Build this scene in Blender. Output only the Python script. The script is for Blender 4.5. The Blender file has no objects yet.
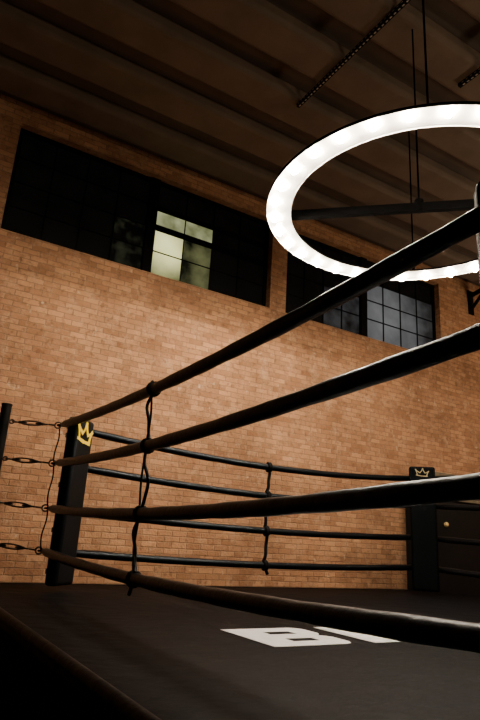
import bpy, math, random
from mathutils import Vector, Matrix
random.seed(4)
SC=bpy.context.scene
COL=SC.collection

# ---------------------------------------------------------------- materials
def mat(name, base=(0.5,0.5,0.5), rough=0.6, metal=0.0, emis=None, estr=0.0, noise=None, bump=None, spec=0.5, tint=None):
    m=bpy.data.materials.new(name); m.use_nodes=True
    nt=m.node_tree; N=nt.nodes; L=nt.links
    b=N['Principled BSDF']
    b.inputs['Base Color'].default_value=(*base,1)
    b.inputs['Roughness'].default_value=rough
    b.inputs['Metallic'].default_value=metal
    b.inputs['Specular IOR Level'].default_value=spec
    if tint: b.inputs['Specular Tint'].default_value=(*tint,1)
    if emis:
        b.inputs['Emission Color'].default_value=(*emis,1)
        b.inputs['Emission Strength'].default_value=estr
    tc=N.new('ShaderNodeTexCoord')
    if noise:
        sc,c2,lo,hi=noise
        n=N.new('ShaderNodeTexNoise'); n.inputs['Scale'].default_value=sc; n.inputs['Detail'].default_value=6
        L.new(tc.outputs['Object'],n.inputs['Vector'])
        r=N.new('ShaderNodeMapRange'); r.inputs[1].default_value=lo; r.inputs[2].default_value=hi
        L.new(n.outputs['Fac'],r.inputs[0])
        mx=N.new('ShaderNodeMix'); mx.data_type='RGBA'
        mx.inputs[6].default_value=(*base,1); mx.inputs[7].default_value=(*c2,1)
        L.new(r.outputs[0],mx.inputs[0]); L.new(mx.outputs[2],b.inputs['Base Color'])
    if bump:
        sc,st,di=bump
        n=N.new('ShaderNodeTexNoise'); n.inputs['Scale'].default_value=sc; n.inputs['Detail'].default_value=5
        L.new(tc.outputs['Object'],n.inputs['Vector'])
        bp=N.new('ShaderNodeBump'); bp.inputs['Strength'].default_value=st; bp.inputs['Distance'].default_value=di
        L.new(n.outputs['Fac'],bp.inputs['Height']); L.new(bp.outputs[0],b.inputs['Normal'])
    return m

def brick_mat():
    m=bpy.data.materials.new('old_brick'); m.use_nodes=True
    nt=m.node_tree; N=nt.nodes; L=nt.links; b=N['Principled BSDF']
    tc=N.new('ShaderNodeTexCoord'); sp=N.new('ShaderNodeSeparateXYZ'); L.new(tc.outputs['Object'],sp.inputs[0])
    ad=N.new('ShaderNodeMath'); ad.operation='ADD'; L.new(sp.outputs['X'],ad.inputs[0]); L.new(sp.outputs['Y'],ad.inputs[1])
    cb=N.new('ShaderNodeCombineXYZ'); L.new(ad.outputs[0],cb.inputs[0]); L.new(sp.outputs['Z'],cb.inputs[1])
    nz=N.new('ShaderNodeTexNoise'); nz.inputs['Scale'].default_value=9; L.new(tc.outputs['Object'],nz.inputs['Vector'])
    ms=N.new('ShaderNodeVectorMath'); ms.operation='SCALE'; ms.inputs['Scale'].default_value=0.022; L.new(nz.outputs['Color'],ms.inputs[0])
    av=N.new('ShaderNodeVectorMath'); av.operation='ADD'; L.new(cb.outputs[0],av.inputs[0]); L.new(ms.outputs[0],av.inputs[1])
    bt=N.new('ShaderNodeTexBrick'); L.new(av.outputs[0],bt.inputs['Vector'])
    bt.inputs['Scale'].default_value=1; bt.inputs['Brick Width'].default_value=0.22; bt.inputs['Row Height'].default_value=0.077
    bt.inputs['Mortar Size'].default_value=0.009; bt.inputs['Mortar Smooth'].default_value=0.7; bt.inputs['Bias'].default_value=0.0
    bt.inputs['Color1'].default_value=(0.56,0.290,0.145,1); bt.inputs['Color2'].default_value=(0.36,0.170,0.083,1)
    bt.inputs['Mortar'].default_value=(0.30,0.170,0.095,1)
    n1=N.new('ShaderNodeTexNoise'); n1.inputs['Scale'].default_value=0.9; n1.inputs['Detail'].default_value=9; n1.inputs['Roughness'].default_value=0.75; L.new(tc.outputs['Object'],n1.inputs['Vector'])
    r1=N.new('ShaderNodeMapRange'); r1.inputs[1].default_value=0.3; r1.inputs[2].default_value=0.7; r1.inputs[3].default_value=0.62; r1.inputs[4].default_value=1.28
    L.new(n1.outputs['Fac'],r1.inputs[0])
    vm=N.new('ShaderNodeVectorMath'); vm.operation='SCALE'; L.new(bt.outputs['Color'],vm.inputs[0]); L.new(r1.outputs[0],vm.inputs['Scale'])
    n2=N.new('ShaderNodeTexNoise'); n2.inputs['Scale'].default_value=4.0; n2.inputs['Detail'].default_value=10; n2.inputs['Roughness'].default_value=0.8; L.new(tc.outputs['Object'],n2.inputs['Vector'])
    r2=N.new('ShaderNodeMapRange'); r2.inputs[1].default_value=0.50; r2.inputs[2].default_value=0.68; r2.inputs[4].default_value=0.7
    L.new(n2.outputs['Fac'],r2.inputs[0])
    mx=N.new('ShaderNodeMix'); mx.data_type='RGBA'; L.new(r2.outputs[0],mx.inputs[0]); L.new(vm.outputs[0],mx.inputs[6]); mx.inputs[7].default_value=(0.62,0.39,0.23,1)
    n4=N.new('ShaderNodeTexNoise'); n4.inputs['Scale'].default_value=12.0; n4.inputs['Detail'].default_value=8; L.new(tc.outputs['Object'],n4.inputs['Vector'])
    r4=N.new('ShaderNodeMapRange'); r4.inputs[1].default_value=0.55; r4.inputs[2].default_value=0.68; r4.inputs[4].default_value=0.55
    L.new(n4.outputs['Fac'],r4.inputs[0])
    mx2=N.new('ShaderNodeMix'); mx2.data_type='RGBA'; L.new(r4.outputs[0],mx2.inputs[0]); L.new(mx.outputs[2],mx2.inputs[6]); mx2.inputs[7].default_value=(0.17,0.082,0.045,1)
    n5=N.new('ShaderNodeTexNoise'); n5.inputs['Scale'].default_value=9.0; n5.inputs['Detail'].default_value=4; L.new(tc.outputs['Object'],n5.inputs['Vector'])
    r5=N.new('ShaderNodeMapRange'); r5.inputs[1].default_value=0.68; r5.inputs[2].default_value=0.76; r5.inputs[4].default_value=0.5
    L.new(n5.outputs['Fac'],r5.inputs[0])
    mx3=N.new('ShaderNodeMix'); mx3.data_type='RGBA'; L.new(r5.outputs[0],mx3.inputs[0]); L.new(mx2.outputs[2],mx3.inputs[6]); mx3.inputs[7].default_value=(0.76,0.58,0.40,1)
    L.new(mx3.outputs[2],b.inputs['Base Color']); b.inputs['Roughness'].default_value=0.85; b.inputs['Specular IOR Level'].default_value=0.25
    n3=N.new('ShaderNodeTexNoise'); n3.inputs['Scale'].default_value=40; L.new(tc.outputs['Object'],n3.inputs['Vector'])
    sb=N.new('ShaderNodeMath'); sb.operation='MULTIPLY_ADD'; sb.inputs[1].default_value=-1.0; L.new(bt.outputs['Fac'],sb.inputs[0]); L.new(n3.outputs['Fac'],sb.inputs[2])
    bp=N.new('ShaderNodeBump'); bp.inputs['Strength'].default_value=0.6; bp.inputs['Distance'].default_value=0.011
    L.new(sb.outputs[0],bp.inputs['Height']); L.new(bp.outputs[0],b.inputs['Normal'])
    return m

def pane_mat(name, c1, c2, s, scale=2.5, lo=0.38, hi=0.62, centre=None, rad=1.0, mulk=0.30, sub=0.10):  # light from beyond the glass is put into the pane's own emission
    m=bpy.data.materials.new(name); m.use_nodes=True
    nt=m.node_tree; N=nt.nodes; L=nt.links; b=N['Principled BSDF']
    b.inputs['Base Color'].default_value=(0.006,0.006,0.006,1); b.inputs['Roughness'].default_value=0.25; b.inputs['Specular IOR Level'].default_value=0.15
    tc=N.new('ShaderNodeTexCoord'); n=N.new('ShaderNodeTexNoise'); n.inputs['Scale'].default_value=scale; n.inputs['Detail'].default_value=3
    L.new(tc.outputs['Object'],n.inputs['Vector'])
    r=N.new('ShaderNodeMapRange'); r.inputs[1].default_value=lo; r.inputs[2].default_value=hi; L.new(n.outputs['Fac'],r.inputs[0])
    fac=r.outputs[0]
    if centre:   # backlight painted into the pane's emission, fading out from centre
        ds=N.new('ShaderNodeVectorMath'); ds.operation='DISTANCE'; ds.inputs[1].default_value=centre; L.new(tc.outputs['Object'],ds.inputs[0])
        g=N.new('ShaderNodeMapRange'); g.interpolation_type='SMOOTHSTEP'; g.inputs[1].default_value=0.0; g.inputs[2].default_value=rad; g.inputs[3].default_value=1.0; g.inputs[4].default_value=0.0
        L.new(ds.outputs['Value'],g.inputs[0])
        mu=N.new('ShaderNodeMath'); mu.operation='MULTIPLY_ADD'; mu.inputs[1].default_value=mulk; mu.use_clamp=True
        sb=N.new('ShaderNodeMath'); sb.operation='SUBTRACT'; sb.inputs[1].default_value=sub; L.new(g.outputs[0],sb.inputs[0])
        L.new(r.outputs[0],mu.inputs[0]); L.new(sb.outputs[0],mu.inputs[2]); fac=mu.outputs[0]
    mx=N.new('ShaderNodeMix'); mx.data_type='RGBA'; mx.inputs[6].default_value=(*c1,1); mx.inputs[7].default_value=(*c2,1)
    L.new(fac,mx.inputs[0]); L.new(mx.outputs[2],b.inputs['Emission Color']); b.inputs['Emission Strength'].default_value=s
    return m

COOL=(0.72,0.86,1.0)
M_brick=brick_mat()
M_vinyl=mat('black_vinyl',(0.0015,0.0018,0.0024),0.40,bump=(22,0.35,0.01),spec=0.24,tint=COOL)
M_pad=mat('pad_leather',(0.0021,0.0024,0.0029),0.5,bump=(60,0.2,0.004),spec=0.18,tint=COOL)
M_pad2=mat('toned_down_pad_leather',(0.0011,0.0013,0.0015),0.65,bump=(60,0.2,0.004),spec=0.05,tint=COOL)  # same pad leather, colour darkened to offset the ring light on it
M_cord=mat('black_cord',(0.0018,0.0020,0.0023),0.6,bump=(150,0.5,0.003),spec=0.12)
M_canvas=mat('ring_canvas',(0.0008,0.0010,0.0014),0.64,noise=(3.0,(0.0022,0.0026,0.0035),0.35,0.7),bump=(5,0.5,0.03),spec=0.07,tint=COOL)
M_hem=mat('canvas_edge_vinyl',(0.0014,0.0017,0.0022),0.5,bump=(9,0.4,0.02),spec=0.12,tint=COOL)
M_skirt=mat('ring_skirt',(0.002,0.002,0.002),0.85,bump=(6,0.4,0.03),spec=0.05)
M_white=mat('painted_white',(0.84,0.85,0.87),0.7,noise=(14,(0.72,0.72,0.73),0.5,0.8))
M_gold=mat('gold_print',(1.0,0.70,0.03),0.5,noise=(20,(0.95,0.62,0.03),0.4,0.7))
M_palegold=mat('pale_print',(0.30,0.23,0.11),0.5,noise=(20,(0.22,0.17,0.08),0.4,0.7))
M_steel=mat('dark_steel',(0.004,0.0038,0.0036),0.7,0.0,noise=(9,(0.008,0.007,0.006),0.4,0.7),spec=0.1)
M_bar=mat('black_painted_bar',(0.0015,0.0014,0.0014),0.9,noise=(9,(0.002,0.002,0.002),0.4,0.7),spec=0.02)
M_chain=mat('turnbuckle_steel',(0.12,0.10,0.09),0.35,0.9,noise=(15,(0.06,0.05,0.04),0.4,0.7))
M_galv=mat('galvanised_strut',(0.55,0.50,0.45),0.5,0.2,noise=(12,(0.35,0.32,0.28),0.4,0.7))
M_ceil=mat('ceiling_timber',(0.165,0.120,0.086),0.85,noise=(2.2,(0.12,0.088,0.063),0.35,0.7),bump=(12,0.3,0.02))
M_ceil2=mat('ceiling_boards',(0.11,0.08,0.057),0.9,noise=(2.2,(0.08,0.058,0.042),0.35,0.7))
M_floor=mat('concrete_floor',(0.06,0.05,0.045),0.8,noise=(2,(0.04,0.035,0.03),0.35,0.7))
M_plaster=mat('dark_plaster',(0.10,0.07,0.05),0.9,noise=(2,(0.07,0.05,0.04),0.35,0.7))
M_frame=mat('window_frame_paint',(0.003,0.003,0.003),0.8,noise=(9,(0.005,0.0045,0.0045),0.4,0.7),spec=0.1)
M_dark=pane_mat('night_glass',(0.001,0.001,0.001),(0.003,0.0027,0.0025),0.5)
M_lit=pane_mat('lit_glass',(0.030,0.034,0.012),(1.0,0.98,0.42),1.4,2.5,0.25,0.75,centre=(2.38,0.0,0.58),rad=0.72,mulk=0.30,sub=0.14)
M_strip=pane_mat('lit_strip_glass',(0.14,0.15,0.06),(0.50,0.52,0.27),0.8,3.0,0.35,0.65)
M_dim=pane_mat('dim_glass',(0.005,0.006,0.003),(0.16,0.165,0.07),0.8,2.8,0.35,0.70)
M_glim=pane_mat('glimmer_glass',(0.001,0.001,0.001),(0.040,0.044,0.024),0.7,5.0,0.46,0.80)
M_grey=pane_mat('grey_glass',(0.020,0.020,0.020),(0.19,0.192,0.195),0.8,2.6,0.3,0.7,centre=(2.45,0.0,0.50),rad=1.6,mulk=0.4,sub=0.24)
M_grey2=pane_mat('faint_grey_glass',(0.004,0.004,0.004),(0.045,0.045,0.046),0.8,2.5)
M_reflect=mat('lamp_reflector',(0.46,0.445,0.42),0.45,noise=(6,(0.40,0.385,0.365),0.4,0.7))
M_bulb=mat('bulb_glow',(1,1,1),0.3,emis=(1.0,0.85,0.67),estr=1000)
M_cab=mat('black_cabinet',(0.0055,0.0055,0.0057),0.5,noise=(5,(0.0085,0.0082,0.008),0.4,0.7),spec=0.15)
M_cabtop=mat('worn_cabinet_top',(0.20,0.16,0.10),0.6,noise=(5,(0.12,0.095,0.06),0.4,0.7),spec=0.2)
M_brass=mat('brass',(0.80,0.55,0.20),0.4,0.3,noise=(30,(0.65,0.45,0.16),0.4,0.7))
M_card=mat('cardboard',(0.11,0.085,0.06),0.85,noise=(6,(0.07,0.055,0.04),0.4,0.7))

# ---------------------------------------------------------------- mesh builder
class MB:
    def __init__(s): s.v=[]; s.f=[]; s.mi=[]
    def add(s,vs,fs,mi=0):
        o=len(s.v); s.v+= [tuple(v) for v in vs]
        for f in fs: s.f.append([i+o for i in f]); s.mi.append(mi)
    def box(s,c,size,rot=None,mi=0):
        c=Vector(c); hx,hy,hz=[a/2 for a in size]
        vs=[Vector((x,y,z)) for x in(-hx,hx) for y in(-hy,hy) for z in(-hz,hz)]
        if rot is not None: vs=[rot@v for v in vs]
        vs=[v+c for v in vs]
        s.add(vs,[(0,1,3,2),(4,6,7,5),(0,4,5,1),(2,3,7,6),(0,2,6,4),(1,5,7,3)],mi)
    def span(s,a,b,mi=0):
        s.box([(a[i]+b[i])/2 for i in range(3)],[abs(b[i]-a[i]) for i in range(3)],None,mi)
    def tube(s,pts,r,seg=10,closed=False,mi=0,cap=True):
        pts=[Vector(p) for p in pts]; n=len(pts)
        rr=r if isinstance(r,(list,tuple)) else [r]*n
        prev=None; rings=[]
        for i,p in enumerate(pts):
            if closed: t=pts[(i+1)%n]-pts[i-1]
            else: t=pts[min(i+1,n-1)]-pts[max(i-1,0)]
            t.normalize()
            if prev is None:
                a=Vector((0,0,1)) if abs(t.z)<0.9 else Vector((1,0,0))
                u=t.cross(a).normalized()
            else:
                u=(prev-t*prev.dot(t)).normalized()
            prev=u; w=t.cross(u)
            rings.append([p+(u*math.cos(2*math.pi*k/seg)+w*math.sin(2*math.pi*k/seg))*rr[i] for k in range(seg)])
        vs=[v for q in rings for v in q]; fs=[]
        m=n if closed else n-1
        for i in range(m):
            j=(i+1)%n
            for k in range(seg):
                k2=(k+1)%seg
                fs.append((i*seg+k,i*seg+k2,j*seg+k2,j*seg+k))
        if not closed and cap:
            fs.append(tuple(range(seg))[::-1]); fs.append(tuple((n-1)*seg+k for k in range(seg)))
        s.add(vs,fs,mi)
    def sphere(s,c,r,seg=14,rings=8,mi=0,sz=1.0):
        c=Vector(c); vs=[c+Vector((0,0,r*sz))]
        for i in range(1,rings):
            a=math.pi*i/rings
            for k in range(seg):
                b=2*math.pi*k/seg
                vs.append(c+Vector((r*math.sin(a)*math.cos(b),r*math.sin(a)*math.sin(b),r*sz*math.cos(a))))
        vs.append(c-Vector((0,0,r*sz))); fs=[]
        for k in range(seg):
            k2=(k+1)%seg
            fs.append((0,1+k,1+k2))
            for i in range(rings-2):
                a=1+i*seg; fs.append((a+k,a+seg+k,a+seg+k2,a+k2))
            a=1+(rings-2)*seg; fs.append((a+k,len(vs)-1,a+k2))
        s.add(vs,fs,mi)
    def prism(s,poly,z0,z1,xf,mi=0):
        n=len(poly)
        vs=[xf(x,y,z0) for x,y in poly]+[xf(x,y,z1) for x,y in poly]
        fs=[tuple(range(n))[::-1],tuple(range(n,2*n))]
        for i in range(n):
            j=(i+1)%n; fs.append((i,j,n+j,n+i))
        s.add(vs,fs,mi)
    def obj(s,name,mats,origin=(0,0,0),smooth=True,bevel=None,parent=None):
        o0=Vector(origin)
        me=bpy.data.meshes.new(name); me.from_pydata([tuple(Vector(v)-o0) for v in s.v],[],s.f); 
        for m in (mats if isinstance(mats,(list,tuple)) else [mats]): me.materials.append(m)
        me.polygons.foreach_set('material_index',s.mi)
        me.update()
        import bmesh
        bm=bmesh.new(); bm.from_mesh(me); bmesh.ops.recalc_face_normals(bm,faces=bm.faces); bm.to_mesh(me); bm.free()
        if smooth:
            me.polygons.foreach_set('use_smooth',[True]*len(me.polygons))
            me.set_sharp_from_angle(angle=math.radians(35))
        ob=bpy.data.objects.new(name,me); COL.objects.link(ob); ob.location=o0
        if bevel:
            md=ob.modifiers.new('bevel','BEVEL'); md.width=bevel; md.segments=3; md.limit_method='ANGLE'
        if parent is not None:
            ob.parent=parent; ob.location=o0-Vector(parent.location)
        return ob

def empty(name,loc):
    e=bpy.data.objects.new(name,None); COL.objects.link(e); e.location=loc; e.empty_display_size=0.2; return e
def tag(o,label,cat,group=None):
    o['label']=label; o['category']=cat
    if group: o['group']=group
    return o
def structure(o,label,cat):
    o['kind']='structure'; o['label']=label; o['category']=cat; return o

# ---------------------------------------------------------------- dimensions (metres, z=0 is the canvas)
FZ=-1.0
WY=7.5; CZ=6.05; DZ=6.22
X0,X1,Y0,Y1=1.38,6.40,0.79,5.75
PX0,PX1,PY0,PY1=0.81,6.97,0.20,6.32
ROPE_Z=[1.50,1.13,0.71,0.33]
RX0,RX1,RY0=-5.0,13.0,-5.0

# ---------------------------------------------------------------- shell
W=[(0.64,4.89,4.24,5.90),(5.21,9.07,4.24,5.90)]
mb=MB(); T=0.4
mb.span((RX0,WY,FZ),(RX1,WY+T,4.24)); mb.span((RX0,WY,5.90),(RX1,WY+T,6.6))
mb.span((RX0,WY,4.24),(0.64,WY+T,5.90)); mb.span((4.89,WY,4.24),(5.21,WY+T,5.90)); mb.span((9.07,WY,4.24),(RX1,WY+T,5.90))
structure(mb.obj('wall_back',M_brick,smooth=False),'old worn tan-brown brick wall with high windows','wall')
mb=MB(); mb.span((RX1,RY0,FZ),(RX1+0.3,WY+T,6.6)); structure(mb.obj('wall_right',M_brick,smooth=False),'old worn tan-brown brick side wall','wall')
mb=MB(); mb.span((RX0-0.3,RY0,FZ),(RX0,WY+T,6.6)); structure(mb.obj('wall_left',M_plaster,smooth=False),'dark plastered side wall','wall')
mb=MB(); mb.span((RX0-0.3,RY0-0.3,FZ),(RX1+0.3,RY0,6.6)); structure(mb.obj('wall_front',M_plaster,smooth=False),'dark plastered wall','wall')
mb=MB(); mb.span((RX0-0.3,RY0-0.3,FZ-0.2),(RX1+0.3,WY+T,FZ)); structure(mb.obj('floor',M_floor,smooth=False),'dark concrete floor','floor')
mb=MB(); mb.span((RX0-0.3,RY0-0.3,DZ),(RX1+0.3,WY+T,6.6)); structure(mb.obj('ceiling',M_ceil2,smooth=False),'dark timber ceiling deck','ceiling')
i=0; y=WY-0.5
while y>RY0+0.3:
    i+=1; mb=MB(); mb.span((RX0,y-0.25,CZ),(RX1,y+0.25,DZ+0.04))
    structure(mb.obj('trim_%d'%i,M_ceil,bevel=0.06),'broad brown ceiling joist running along the brick wall','ceiling beam')
    y-=0.84

# windows
def window(n,x0,x1,z0,z1,mull,lit,label,bt=0.010):
    yb=WY+0.16
    e=empty('window_%d'%n,((x0+x1)/2,yb,z0)); structure(e,label,'window')
    fr=MB(); w=0.06
    fr.span((x0,yb-0.04,z0),(x1,yb+0.04,z0+w)); fr.span((x0,yb-0.04,z1-w),(x1,yb+0.04,z1))
    fr.span((x0,yb-0.04,z0),(x0+w,yb+0.04,z1)); fr.span((x1-w,yb-0.04,z0),(x1,yb+0.04,z1))
    fr.span((mull-0.075,yb-0.07,z0),(mull+0.075,yb+0.05,z1))
    fr.obj('frame',M_frame,origin=(x0,yb,z0),bevel=0.006,parent=e)
    gl={}
    halves=[(x0+w,mull-0.075),(mull+0.075,x1-w)]
    bars=MB(); NR=4
    for h,(a,b) in enumerate(halves):
        nc=4; cw=(b-a)/nc; rh=(z1-z0-2*w)/NR
        for c in range(nc):
            if c: bars.span((a+c*cw-bt,yb-0.02,z0+w),(a+c*cw+bt,yb+0.02,z1-w))
            for r in range(NR):
                k=lit(h,c,r); gl.setdefault(k,MB()).span((a+c*cw,yb,z0+w+r*rh),(a+(c+1)*cw,yb+0.008,z0+w+(r+1)*rh))
        for r in range(1,NR):
            t=bt*0.9; zc=z0+w+r*rh
            if h==1 and r==2 and n==1: bars.span((a,yb-0.02,zc-0.03),(b,yb+0.02,zc+0.07))
            elif h==1 and r==3 and n==1: bars.span((a,yb-0.02,zc-0.07),(b,yb+0.02,zc+0.01))
            else: bars.span((a,yb-0.02,zc-t),(b,yb+0.02,zc+t))
    bars.obj('glazing_bars',M_frame,origin=(x0,yb,z0),bevel=0.003,parent=e)
    for k,g in gl.items():
        g.obj('glass',k,origin=(x0,yb,z0),smooth=False,parent=e)
def lit1(h,c,r):
    if h==1 and c<2:
        if r==3: return M_dark
        if r==2: return M_strip
        return M_lit if c==0 else M_dim
    if h==0 and c==3 and r<2: return M_glim
    return M_dark
def lit2(h,c,r):
    if h==1 and r<3: return M_grey
    if h==0 and c>=2 and r<2: return M_grey2
    return M_dark
window(1,*W[0],2.72,lit1,'black steel-framed factory window with yellow-green glowing panes',0.007)
window(2,*W[1],7.08,lit2,'black steel-framed factory window with dim grey panes',0.010)

# ---------------------------------------------------------------- ring platform
pl=tag(empty('ring_platform',((PX0+PX1)/2,(PY0+PY1)/2,FZ)),'raised boxing ring platform with black canvas and skirt','boxing ring platform')
mb=MB(); mb.span((PX0,PY0,-0.10),(PX1,PY1,0.0)); mb.obj('canvas',M_canvas,origin=((PX0+PX1)/2,(PY0+PY1)/2,0),bevel=0.03,parent=pl)
mb=MB(); q=0.03
def side(a,b,n=80):
    return [(a[0]+(b[0]-a[0])*k/n,a[1]+(b[1]-a[1])*k/n) for k in range(n)]
cor=[(PX0+q,PY0+q),(PX1-q,PY0+q),(PX1-q,PY1-q),(PX0+q,PY1-q)]
loop=[]
for k in range(4): loop+=side(cor[k],cor[(k+1)%4])
n=len(loop); cx,cy=(PX0+PX1)/2,(PY0+PY1)/2
vs=[]
for k,(x,y) in enumerate(loop):
    w=0.012*math.sin(k*0.9)
    ox=w if abs(x-cx)>abs(y-cy) else 0; oy=w if ox==0 else 0
    vs.append((x,y,-0.1)); vs.append((x+ox,y+oy,FZ))
mb.add(vs,[(2*k,2*((k+1)%n),2*((k+1)%n)+1,2*k+1) for k in range(n)])
mb.obj('skirt',M_skirt,origin=(cx,cy,FZ),parent=pl)
# rolled edge of the canvas
mb=MB(); e_=0.02; C4=[(PX0+e_,PY0+e_),(PX1-e_,PY0+e_),(PX1-e_,PY1-e_),(PX0+e_,PY1-e_)]
mb.tube([(x,y,-0.021) for k in range(4) for (x,y) in side(C4[k],C4[(k+1)%4],30)],0.029,seg=12,closed=True)
mb.obj('rolled_edge',M_hem,origin=(cx,cy,-0.02),parent=pl)
# lettering
L=MB(); z0,z1=0.0005,0.003
def bar(x0,x1,y0,y1): L.span((x0,y0,z0),(x1,y1,z1))
def XF(x,y,z): return Vector((x,y,z))
by,h=2.76,0.58
bx=1.93
bar(bx,bx+0.22,by,by+h)
for a,b_ in ((0,0.13),(0.22,0.14),(0.45,0.13)): bar(bx+0.22,bx+0.42,by+a,by+a+b_)
# right-hand stroke of the B with its waist notch
L.prism([(bx+0.41,by),(bx+0.50,by),(bx+0.545,by+0.02),(bx+0.575,by+0.07),(bx+0.575,by+0.215),(bx+0.555,by+0.255),(bx+0.515,by+0.29),
         (bx+0.555,by+0.325),(bx+0.575,by+0.365),(bx+0.575,by+0.51),(bx+0.545,by+0.56),(bx+0.50,by+h),(bx+0.41,by+h)],z0,z1+.0003,XF)
bar(2.64,2.92,by,by+h)
gx=3.04
bar(gx,gx+0.20,by+0.05,by+h-0.05); bar(gx+0.05,gx+0.20,by,by+0.05); bar(gx+0.05,gx+0.20,by+h-0.05,by+h)
bar(gx+0.20,gx+0.5,by,by+0.14); bar(gx+0.20,gx+0.55,by+h-0.14,by+h); bar(gx+0.36,gx+0.5,by+0.14,by+0.28)
L.obj('canvas_lettering',M_white,origin=(bx,by,0),smooth=False,parent=pl)['label']='white block lettering painted on the canvas'

# ---------------------------------------------------------------- ropes
RR=0.037
def rope_pts(a,b,sag,n=40):
    a=Vector(a); b=Vector(b)
    return [a+(b-a)*(k/n)-Vector((0,0,sag*4*(k/n)*(1-k/n))) for k in range(n+1)]
def rope(a,b,sag,label,group):
    m=MB(); p=rope_pts(a,b,sag); n=len(p)
    r=[RR*(1+0.04*math.sin(i*2.1)+0.025*math.sin(i*5.3)) for i in range(n)]; r[0]=r[-1]=RR*0.6
    m.tube(p,r,seg=16)
    return tag(m.obj('ring_rope',M_vinyl,origin=a),label,'rope',group)
G='padded boxing ring ropes'
SA=[0.07,0.07,0.065,0.06]; SB=[0.13,0.09,0.06,0.05]
for k,z in enumerate(ROPE_Z):
    lv=['top','second','third','bottom'][k]
    rope((X0,Y0+.06,z),(X0,Y1-.06,z),SA[k],'thick black padded %s rope strung along the open ring side'%lv,G)
    rope((X0+.06,Y1,z),(X1-.06,Y1,z),SB[k],'thick black padded %s rope strung beside the brick wall'%lv,G)
    rope((X1,Y0+.06,z),(X1,Y1-.06,z),SA[k],'thick black padded %s rope strung opposite the open side'%lv,G)
    rope((X0+.06,Y0,z),(X1-.06,Y0,z),SA[k],'thick black padded %s rope strung opposite the brick wall'%lv,G)

def tie(x,y,axis,sags,r,amp,label,s=0.5,tail=True):
    """cord that winds round each rope and snakes between them; axis = direction of the ropes"""
    ax=Vector(axis); sd=Vector((-ax.y,ax.x,0)); pts=[]
    zs=[z-sg*4*s*(1-s) for z,sg in zip(ROPE_Z,sags)]
    R=RR+r*0.35
    for k,z in enumerate(zs):
        c=Vector((x,y,z))
        for j in range(25):
            a=2*math.pi*j/24*1.5+math.pi/2
            pts.append(c+sd*(R*math.cos(a))+Vector((0,0,R*math.sin(a)))+ax*(0.035*(j/24-0.5)))
        if k<3:
            zb=z-R; za=zs[k+1]+R
            for j in range(1,14):
                t=j/14
                off=amp*math.sin(math.pi*t)*(1 if k%2==0 else -1)+amp*0.35*math.sin(3*math.pi*t)
                pts.append(Vector((x,y,zb+(za-zb)*t))+ax*(off+0.035*(0.5-t))+sd*0.01*math.sin(6*t))
    c=pts[-1]
    for j in range(1,6): pts.append(c+Vector((0,0,-0.010*j))+ax*(0.006*j))
    m=MB(); m.tube(pts,r,seg=8)
    if tail:      # loose ends of the knot and the second strand
        c=Vector((x,y,zs[0]+R)); m.tube([c,c+ax*0.03+Vector((0,0,0.018)),c+ax*0.055+Vector((0,0,0.012)),c+ax*0.07-Vector((0,0,0.01))],r*0.8,seg=8)
        for (ka,kb,sg) in ((0,1,-1),(2,3,1),(1,2,1)):
            p=[]; 
            for j in range(15):
                t=j/14; p.append(Vector((x-0.004,y,zs[ka]-R+(zs[kb]-zs[ka]+2*R)*t))+ax*(sg*amp*0.45*math.sin(math.pi*t)+0.012))
            m.tube(p,r*0.7,seg=8)
    return tag(m.obj('rope_tie',M_cord,origin=(x,y,zs[-1])),label,'rope tie')
tie(X0,3.45,(0,1,0),SA,0.011,0.05,'black cord knotted around the four ropes of the open side',s=0.53)
tie(3.84,Y1,(1,0,0),SB,0.019,0.012,'thick black cord tied around the four ropes beside the brick wall',tail=False)
tie(X1,3.3,(0,1,0),SA,0.015,0.012,'black cord knotted around the four ropes opposite the open side',tail=False)

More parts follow.
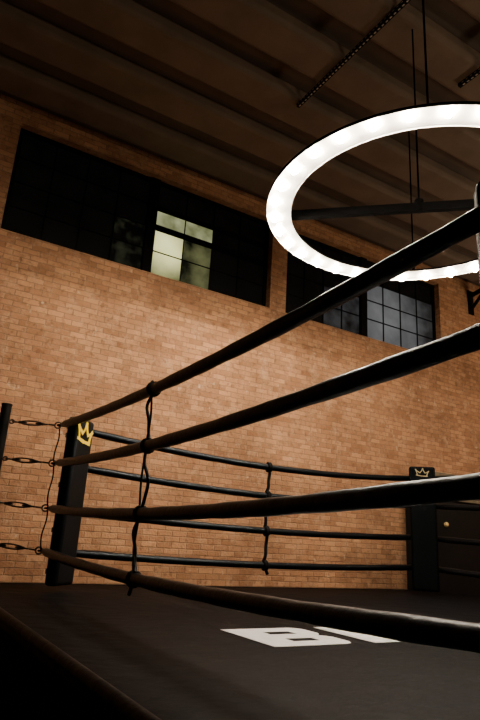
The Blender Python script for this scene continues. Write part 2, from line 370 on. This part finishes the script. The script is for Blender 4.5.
# ---------------------------------------------------------------- posts with turnbuckles
def post(cx,cy,dx,dy,label):
    px,py=cx+dx*0.46,cy+dy*0.46
    e=tag(empty('ring_post',(px,py,0)),label,'boxing ring post','ring corner posts')
    m=MB(); m.tube([(px,py,0.002),(px,py,1.70)],0.05,seg=24); m.tube([(px,py,1.70),(px,py,1.715),(px,py,1.72)],[0.053,0.053,0.03],seg=24)
    m.obj('pole',M_steel,origin=(px,py,0),parent=e)
    m=MB(); m.box((px,py,0.020),(0.16,0.16,0.016)); m.obj('base_plate',M_steel,origin=(px,py,0),bevel=0.003,parent=e)
    for z in ROPE_Z:
        a=Vector((px-dx*0.05,py-dy*0.05,z+0.035)); b=Vector((cx,cy,z)); d=(b-a); Ln=d.length; d.normalize()
        s=Vector((-d.y,d.x,0)).normalized(); u=d.cross(s)
        m=MB()
        def link(c,rl,rw,v,r=0.007):
            m.tube([c+d*(rl*math.cos(q))+v*(rw*math.sin(q)) for q in [2*math.pi*t/20 for t in range(20)]],r,seg=8,closed=True)
        link(a+d*0.02,0.028,0.018,u); link(a+d*0.06,0.032,0.016,s)
        c=a+d*(Ln*0.42); hl=Ln*0.22
        m.tube([c-d*(hl+0.06),c-d*hl*0.4],0.008,seg=8); m.tube([c+d*hl*0.4,c+d*(hl+0.06)],0.008,seg=8)
        link(c,hl,0.020,u,0.008)
        m.tube([c-d*(hl+0.012),c-d*(hl-0.02)],0.015,seg=10); m.tube([c+d*(hl-0.02),c+d*(hl+0.012)],0.015,seg=10)
        link(a+d*(Ln*0.82),0.034,0.017,s); link(b-d*0.035,0.036,0.03,u,0.008)
        m.obj('turnbuckle',M_chain,origin=a,parent=e)
    m=MB(); pts=[]
    for k in range(41):
        t=k/40; z=ROPE_Z[0]+(ROPE_Z[3]-ROPE_Z[0])*t
        pts.append((cx+0.012*math.sin(t*19)+dx*0.012,cy+dy*0.012+0.012*math.cos(t*15),z))
    m.tube(pts,0.007,seg=8)
    for z in ROPE_Z:
        m.tube([(cx+0.035*math.cos(q),cy+0.035*math.sin(q),z) for q in [2*math.pi*t/16 for t in range(16)]],0.009,seg=8,closed=True)
    m.obj('safety_cord',M_cord,origin=(cx,cy,ROPE_Z[3]),parent=e)
    return e
cn=[(X0,Y1,-1,1,'black steel ring post with turnbuckles beside the brick wall'),
    (X1,Y1,1,1,'black steel ring post with turnbuckles beside the cabinet'),
    (X0,Y0,-1,-1,'black steel ring post with turnbuckles at the open corner'),
    (X1,Y0,1,-1,'black steel ring post with turnbuckles')]
for c in cn: post(*c)

# ---------------------------------------------------------------- corner pads
def crown(m,xf,s,t=0.0035,wk=1.0,sx=1.0,sy=1.0):
    P=[(-0.40,-0.42),(-0.60,0.22),(-0.26,-0.04),(-0.06,0.60),(0.20,-0.02),(0.60,0.46),(0.44,-0.30)]
    def stroke(a,b,w):
        w*=wk
        a=Vector((a[0]*sx,a[1]*sy)); b=Vector((b[0]*sx,b[1]*sy)); d=(b-a).normalized(); n=Vector((-d.y,d.x))*w/2; a=a-d*w*0.25; b=b+d*w*0.25
        m.prism([tuple((a+n)*s),tuple((a-n)*s),tuple((b-n*0.7)*s),tuple((b+n*0.7)*s)],0,t+random.random()*0.001,xf)
    for i,(a,b) in enumerate(zip(P[:-1],P[1:])):
        mid=((a[0]+b[0])/2+0.035*(-1)**i,(a[1]+b[1])/2-0.02)
        stroke(a,mid,0.12); stroke(mid,b,0.10)
    stroke((-0.46,-0.46),(0.05,-0.44),0.12); stroke((0.05,-0.44),(0.54,-0.32),0.12)
def pad(cx,cy,dx,dy,em,label,off=0.165,w=0.28,th=0.11,zt=1.56,es=0.19,ed=0.19,shift=(0,0),eo=0.0,pm=None,wk=1.0,sx=1.0,sy=1.0):
    n=Vector((-dx,-dy,0)).normalized(); s=Vector((-n.y,n.x,0))
    c=Vector((cx-dx*off+shift[0],cy-dy*off+shift[1],0))
    rot=Matrix((s,n,Vector((0,0,1)))).transposed()
    e=tag(empty('corner_pad',(c.x,c.y,0.06)),label,'boxing corner pad','ring corner pads')
    m=MB(); z0=0.05; m.box((c.x,c.y,(z0+zt)/2),(w,th,zt-z0),rot)
    m.obj('cushion',pm or M_pad,origin=(c.x,c.y,z0),bevel=0.03,parent=e)
    for z in (z0+0.12,0.52,0.92,zt-0.18):
        m=MB(); m.box((c.x-n.x*(th/2+0.004),c.y-n.y*(th/2+0.004),z),(w*0.9,0.008,0.045),rot)
        m.obj('strap',M_cord,origin=(c.x,c.y,z),parent=e)
    f=c+n*(th/2+0.001)+s*eo
    m=MB(); zc=zt-ed
    crown(m,lambda x,y,z: f+s*(-x)+Vector((0,0,zc+y))+n*z,es,wk=wk,sx=sx,sy=sy)
    o=m.obj('crown_emblem',em,origin=(f.x,f.y,zc),smooth=False,parent=e); o['label']='hand-drawn crown emblem'
pad(X0,Y1,-1,1,M_gold,'tall black corner pad with a yellow crown emblem',w=0.32,th=0.12,off=0.17,ed=0.145,es=0.185,shift=(-0.02,0.006),wk=1.6,sx=1.25,sy=0.95,eo=-0.015)
pad(X1,Y1,1,1,M_palegold,'tall black corner pad with a pale gold emblem beside cabinet',off=0.18,w=0.34,es=0.11,ed=0.085,zt=1.63,pm=M_pad2,sx=1.3,sy=0.9)
pad(X0,Y0,-1,-1,M_gold,'tall black corner pad at the open ring corner',w=0.25,th=0.10,zt=1.68,pm=M_pad2)
pad(X1,Y0,1,-1,M_gold,'tall black corner pad')

# ---------------------------------------------------------------- ring chandelier
LC=Vector((4.0,3.5,3.73)); RO,RI=1.52,1.27
ch=tag(empty('ring_chandelier',LC),'large round chandelier ringed with glowing bulbs above the boxing ring','chandelier')
m=MB(); n=120
prof=[(RI,0.0),(RI,-0.012),(RI+0.006,-0.012),(RI+0.006,-0.004),(RO-0.006,-0.004),(RO-0.006,-0.018),(RO,-0.018),(RO,0.010),(RI,0.010)]
vs=[];fs=[];K=len(prof);mis=[]
for i in range(n):
    a=2*math.pi*i/n
    for r,z in prof: vs.append(LC+Vector((r*math.cos(a),r*math.sin(a),z)))
for i in range(n):
    j=(i+1)%n
    for k in range(K):
        k2=(k+1)%K
        fs.append((i*K+k,i*K+k2,j*K+k2,j*K+k)); mis.append(0 if k in (1,2,3,4) else 1)
m.v=[tuple(v) for v in vs]; m.f=[list(f) for f in fs]; m.mi=mis
m.obj('reflector_ring',[M_reflect,M_bar],origin=LC,parent=ch)
NB=32; bulb0=None
for i in range(NB):
    a=2*math.pi*(i+0.5)/NB; c=LC+Vector(((RO-0.080)*math.cos(a),(RO-0.080)*math.sin(a),-0.034))
    if bulb0 is None:
        b=MB(); b.sphere((0,0,0),0.030,seg=14,rings=8); b.tube([(0,0,0.022),(0,0,0.030)],0.013,seg=12)
        bulb0=b.obj('bulb',M_bulb); o=bulb0
    else:
        o=bulb0.copy(); COL.objects.link(o)
    o.parent=ch; o.location=c-LC
m=MB(); m.box(LC+Vector((0,0,0.058)),(2*RO-0.1,0.06,0.09),Matrix.Rotation(3*math.pi/4+0.03,3,'Z'))
m.obj('cross_bar',M_bar,origin=LC,bevel=0.004,parent=ch)
for a0,sg in ((math.pi/4,-1),(math.pi/4,1),(3*math.pi/4,-1)):
    d=Vector((math.cos(a0),math.sin(a0),0))
    p=LC+d*(sg*1.40); m=MB(); m.tube([p+Vector((0,0,0.011)),Vector((p.x,p.y,DZ))],0.009,seg=8)
    m.tube([p+Vector((0,0,0.011)),p+Vector((0,0,0.10))],0.018,seg=10)
    m.obj('hanging_rod',M_bar,origin=p,parent=ch)
m=MB(); m.tube([LC+Vector((0,0,0.11)),Vector((LC.x,LC.y,DZ))],0.009,seg=8); m.tube([LC+Vector((0,0,0.02)),LC+Vector((0,0,0.14))],0.045,seg=16)
m.obj('hanging_rod',M_bar,origin=LC,parent=ch)

# perforated struts below joists
def strut(x,y0,y1,label):
    m=MB(); m.span((x-0.022,y0,CZ-0.045),(x+0.022,y1,CZ-0.041)); m.span((x-0.022,y0,CZ-0.045),(x-0.018,y1,CZ)); m.span((x+0.018,y0,CZ-0.045),(x+0.022,y1,CZ))
    y=y0+0.05
    while y<y1-0.03:
        m.box((x,y,CZ-0.0465),(0.014,0.028,0.002),mi=1); m.box((x-0.0235,y,CZ-0.022),(0.002,0.028,0.012),mi=1); y+=0.06
    tag(m.obj('perforated_strut',[M_steel,M_galv],origin=(x,y0,CZ),smooth=False),label,'metal strut','perforated ceiling struts')
strut(3.66,-1.0,5.16,'long perforated metal channel fixed under the ceiling joists')
strut(5.07,-1.0,3.74,'long perforated metal channel fixed under the ceiling joists')

# wall bracket (hook arm) high on the brick wall
bk=tag(empty('wall_bracket',(10.05,WY,5.75)),'black iron bracket with a hook high on the brick wall','wall bracket')
m=MB(); m.span((9.97,WY-0.03,5.45),(10.13,WY,6.0)); m.obj('back_plate',M_steel,origin=(10.05,WY,5.75),bevel=0.004,parent=bk)
m=MB(); m.tube([(10.05,WY-0.01,5.88),(10.0,WY-0.35,5.9),(9.85,WY-0.6,5.88)],0.05,seg=10)
m.tube([(10.05,WY-0.01,5.55),(9.95,WY-0.45,5.84)],0.035,seg=10)
m.tube([Vector((9.85,WY-0.6,5.86))+Vector((0.14*math.sin(q),0,-0.15+0.15*math.cos(q))) for q in [2*math.pi*0.8*t/16 for t in range(17)]],0.035,seg=10)
m.obj('hook_arm',M_steel,origin=(10.05,WY,5.88),parent=bk)

# ---------------------------------------------------------------- cabinet beyond the ring
cb=tag(empty('cabinet',(8.3,6.9,FZ)),'tall plain black cabinet with brass knob by the brick wall','cabinet')
cx0,cx1,cy0,cy1,ct=7.66,9.35,6.75,7.25,1.38
m=MB(); m.span((cx0,cy0+0.03,FZ),(cx1,cy1,ct)); m.obj('body',M_cab,origin=(cx0,cy0,FZ),bevel=0.005,parent=cb)
m=MB(); m.span((cx0-0.02,cy0-0.01,ct),(cx1+0.02,cy1,ct+0.05)); m.obj('top',M_cabtop,origin=(cx0,cy0,ct),bevel=0.005,parent=cb)
m=MB(); zz0,zz1=FZ+0.08,ct-0.03; a=cx0+0.02
m.span((a,cy0,zz0),(cx1-0.02,cy0+0.028,zz1)); d=m.obj('door',M_cab,origin=(a,cy0,zz0),bevel=0.01,parent=cb)
kx,kz=8.05,0.98
m=MB(); m.sphere((kx,cy0-0.02,kz),0.042); m.tube([(kx,cy0,kz),(kx,cy0-0.02,kz)],0.014,seg=8)
kn=m.obj('knob',M_brass,origin=(kx,cy0,kz)); kn.parent=d; kn.location=Vector((kx,cy0,kz))-Vector((a,cy0,zz0))
bxo=tag(empty('storage_box',(8.5,7.0,ct+0.05)),'brown cardboard storage box on top of the black cabinet','box')
m=MB(); m.span((7.95,6.84,ct+0.05),(9.15,7.2,ct+0.40)); m.obj('body',M_card,origin=(8.5,7.0,ct+0.05),bevel=0.01,parent=bxo)
m=MB(); m.span((7.93,6.82,ct+0.36),(9.17,7.22,ct+0.46)); m.obj('lid',M_cabtop,origin=(8.5,7.0,ct+0.36),bevel=0.01,parent=bxo)

# ---------------------------------------------------------------- added fill lights, out of view
for (x,y,z,e,s) in ((-1.5,-2.0,3.2,60,0.8),(5.0,-2.5,3.2,145,0.8),(10.5,1.0,3.2,130,0.8)):  # added fills facing up, only there to brighten the ceiling
    l=bpy.data.lights.new('ceiling_fill','AREA'); l.shape='DISK'; l.size=s; l.energy=e; l.color=(1.0,0.79,0.56)
    o=bpy.data.objects.new('ceiling_fill',l); COL.objects.link(o); o.location=(x,y,z); o.rotation_euler=(math.pi,0,0)
l=bpy.data.lights.new('right_wall_fill','POINT'); l.energy=150; l.shadow_soft_size=0.4; l.color=(1.0,0.82,0.62)  # added fill that brightens the right part of the brick wall
o=bpy.data.objects.new('right_wall_fill',l); COL.objects.link(o); o.location=(10.3,4.0,3.2)

# ---------------------------------------------------------------- world + camera
w=bpy.data.worlds.new('world'); SC.world=w; w.use_nodes=True
w.node_tree.nodes['Background'].inputs[0].default_value=(0.02,0.025,0.03,1); w.node_tree.nodes['Background'].inputs[1].default_value=0.3

yaw=math.radians(30.3); th=math.radians(17.3); rho=math.radians(3.5)
h=Vector((math.sin(yaw),math.cos(yaw),0)); r0=Vector((math.cos(yaw),-math.sin(yaw),0)); zz=Vector((0,0,1))
F=h*math.cos(th)+zz*math.sin(th); U0=-h*math.sin(th)+zz*math.cos(th)
R=r0*math.cos(rho)+U0*math.sin(rho); U=U0*math.cos(rho)-r0*math.sin(rho)
cam=bpy.data.cameras.new('camera'); co=bpy.data.objects.new('camera',cam); COL.objects.link(co)
cam.sensor_fit='VERTICAL'; cam.sensor_height=36; cam.lens=581/720*36; cam.clip_start=0.02
Mx=Matrix((R,U,-F)).transposed().to_4x4(); Mx.translation=Vector((0,0,0.52)); co.matrix_world=Mx
SC.camera=co
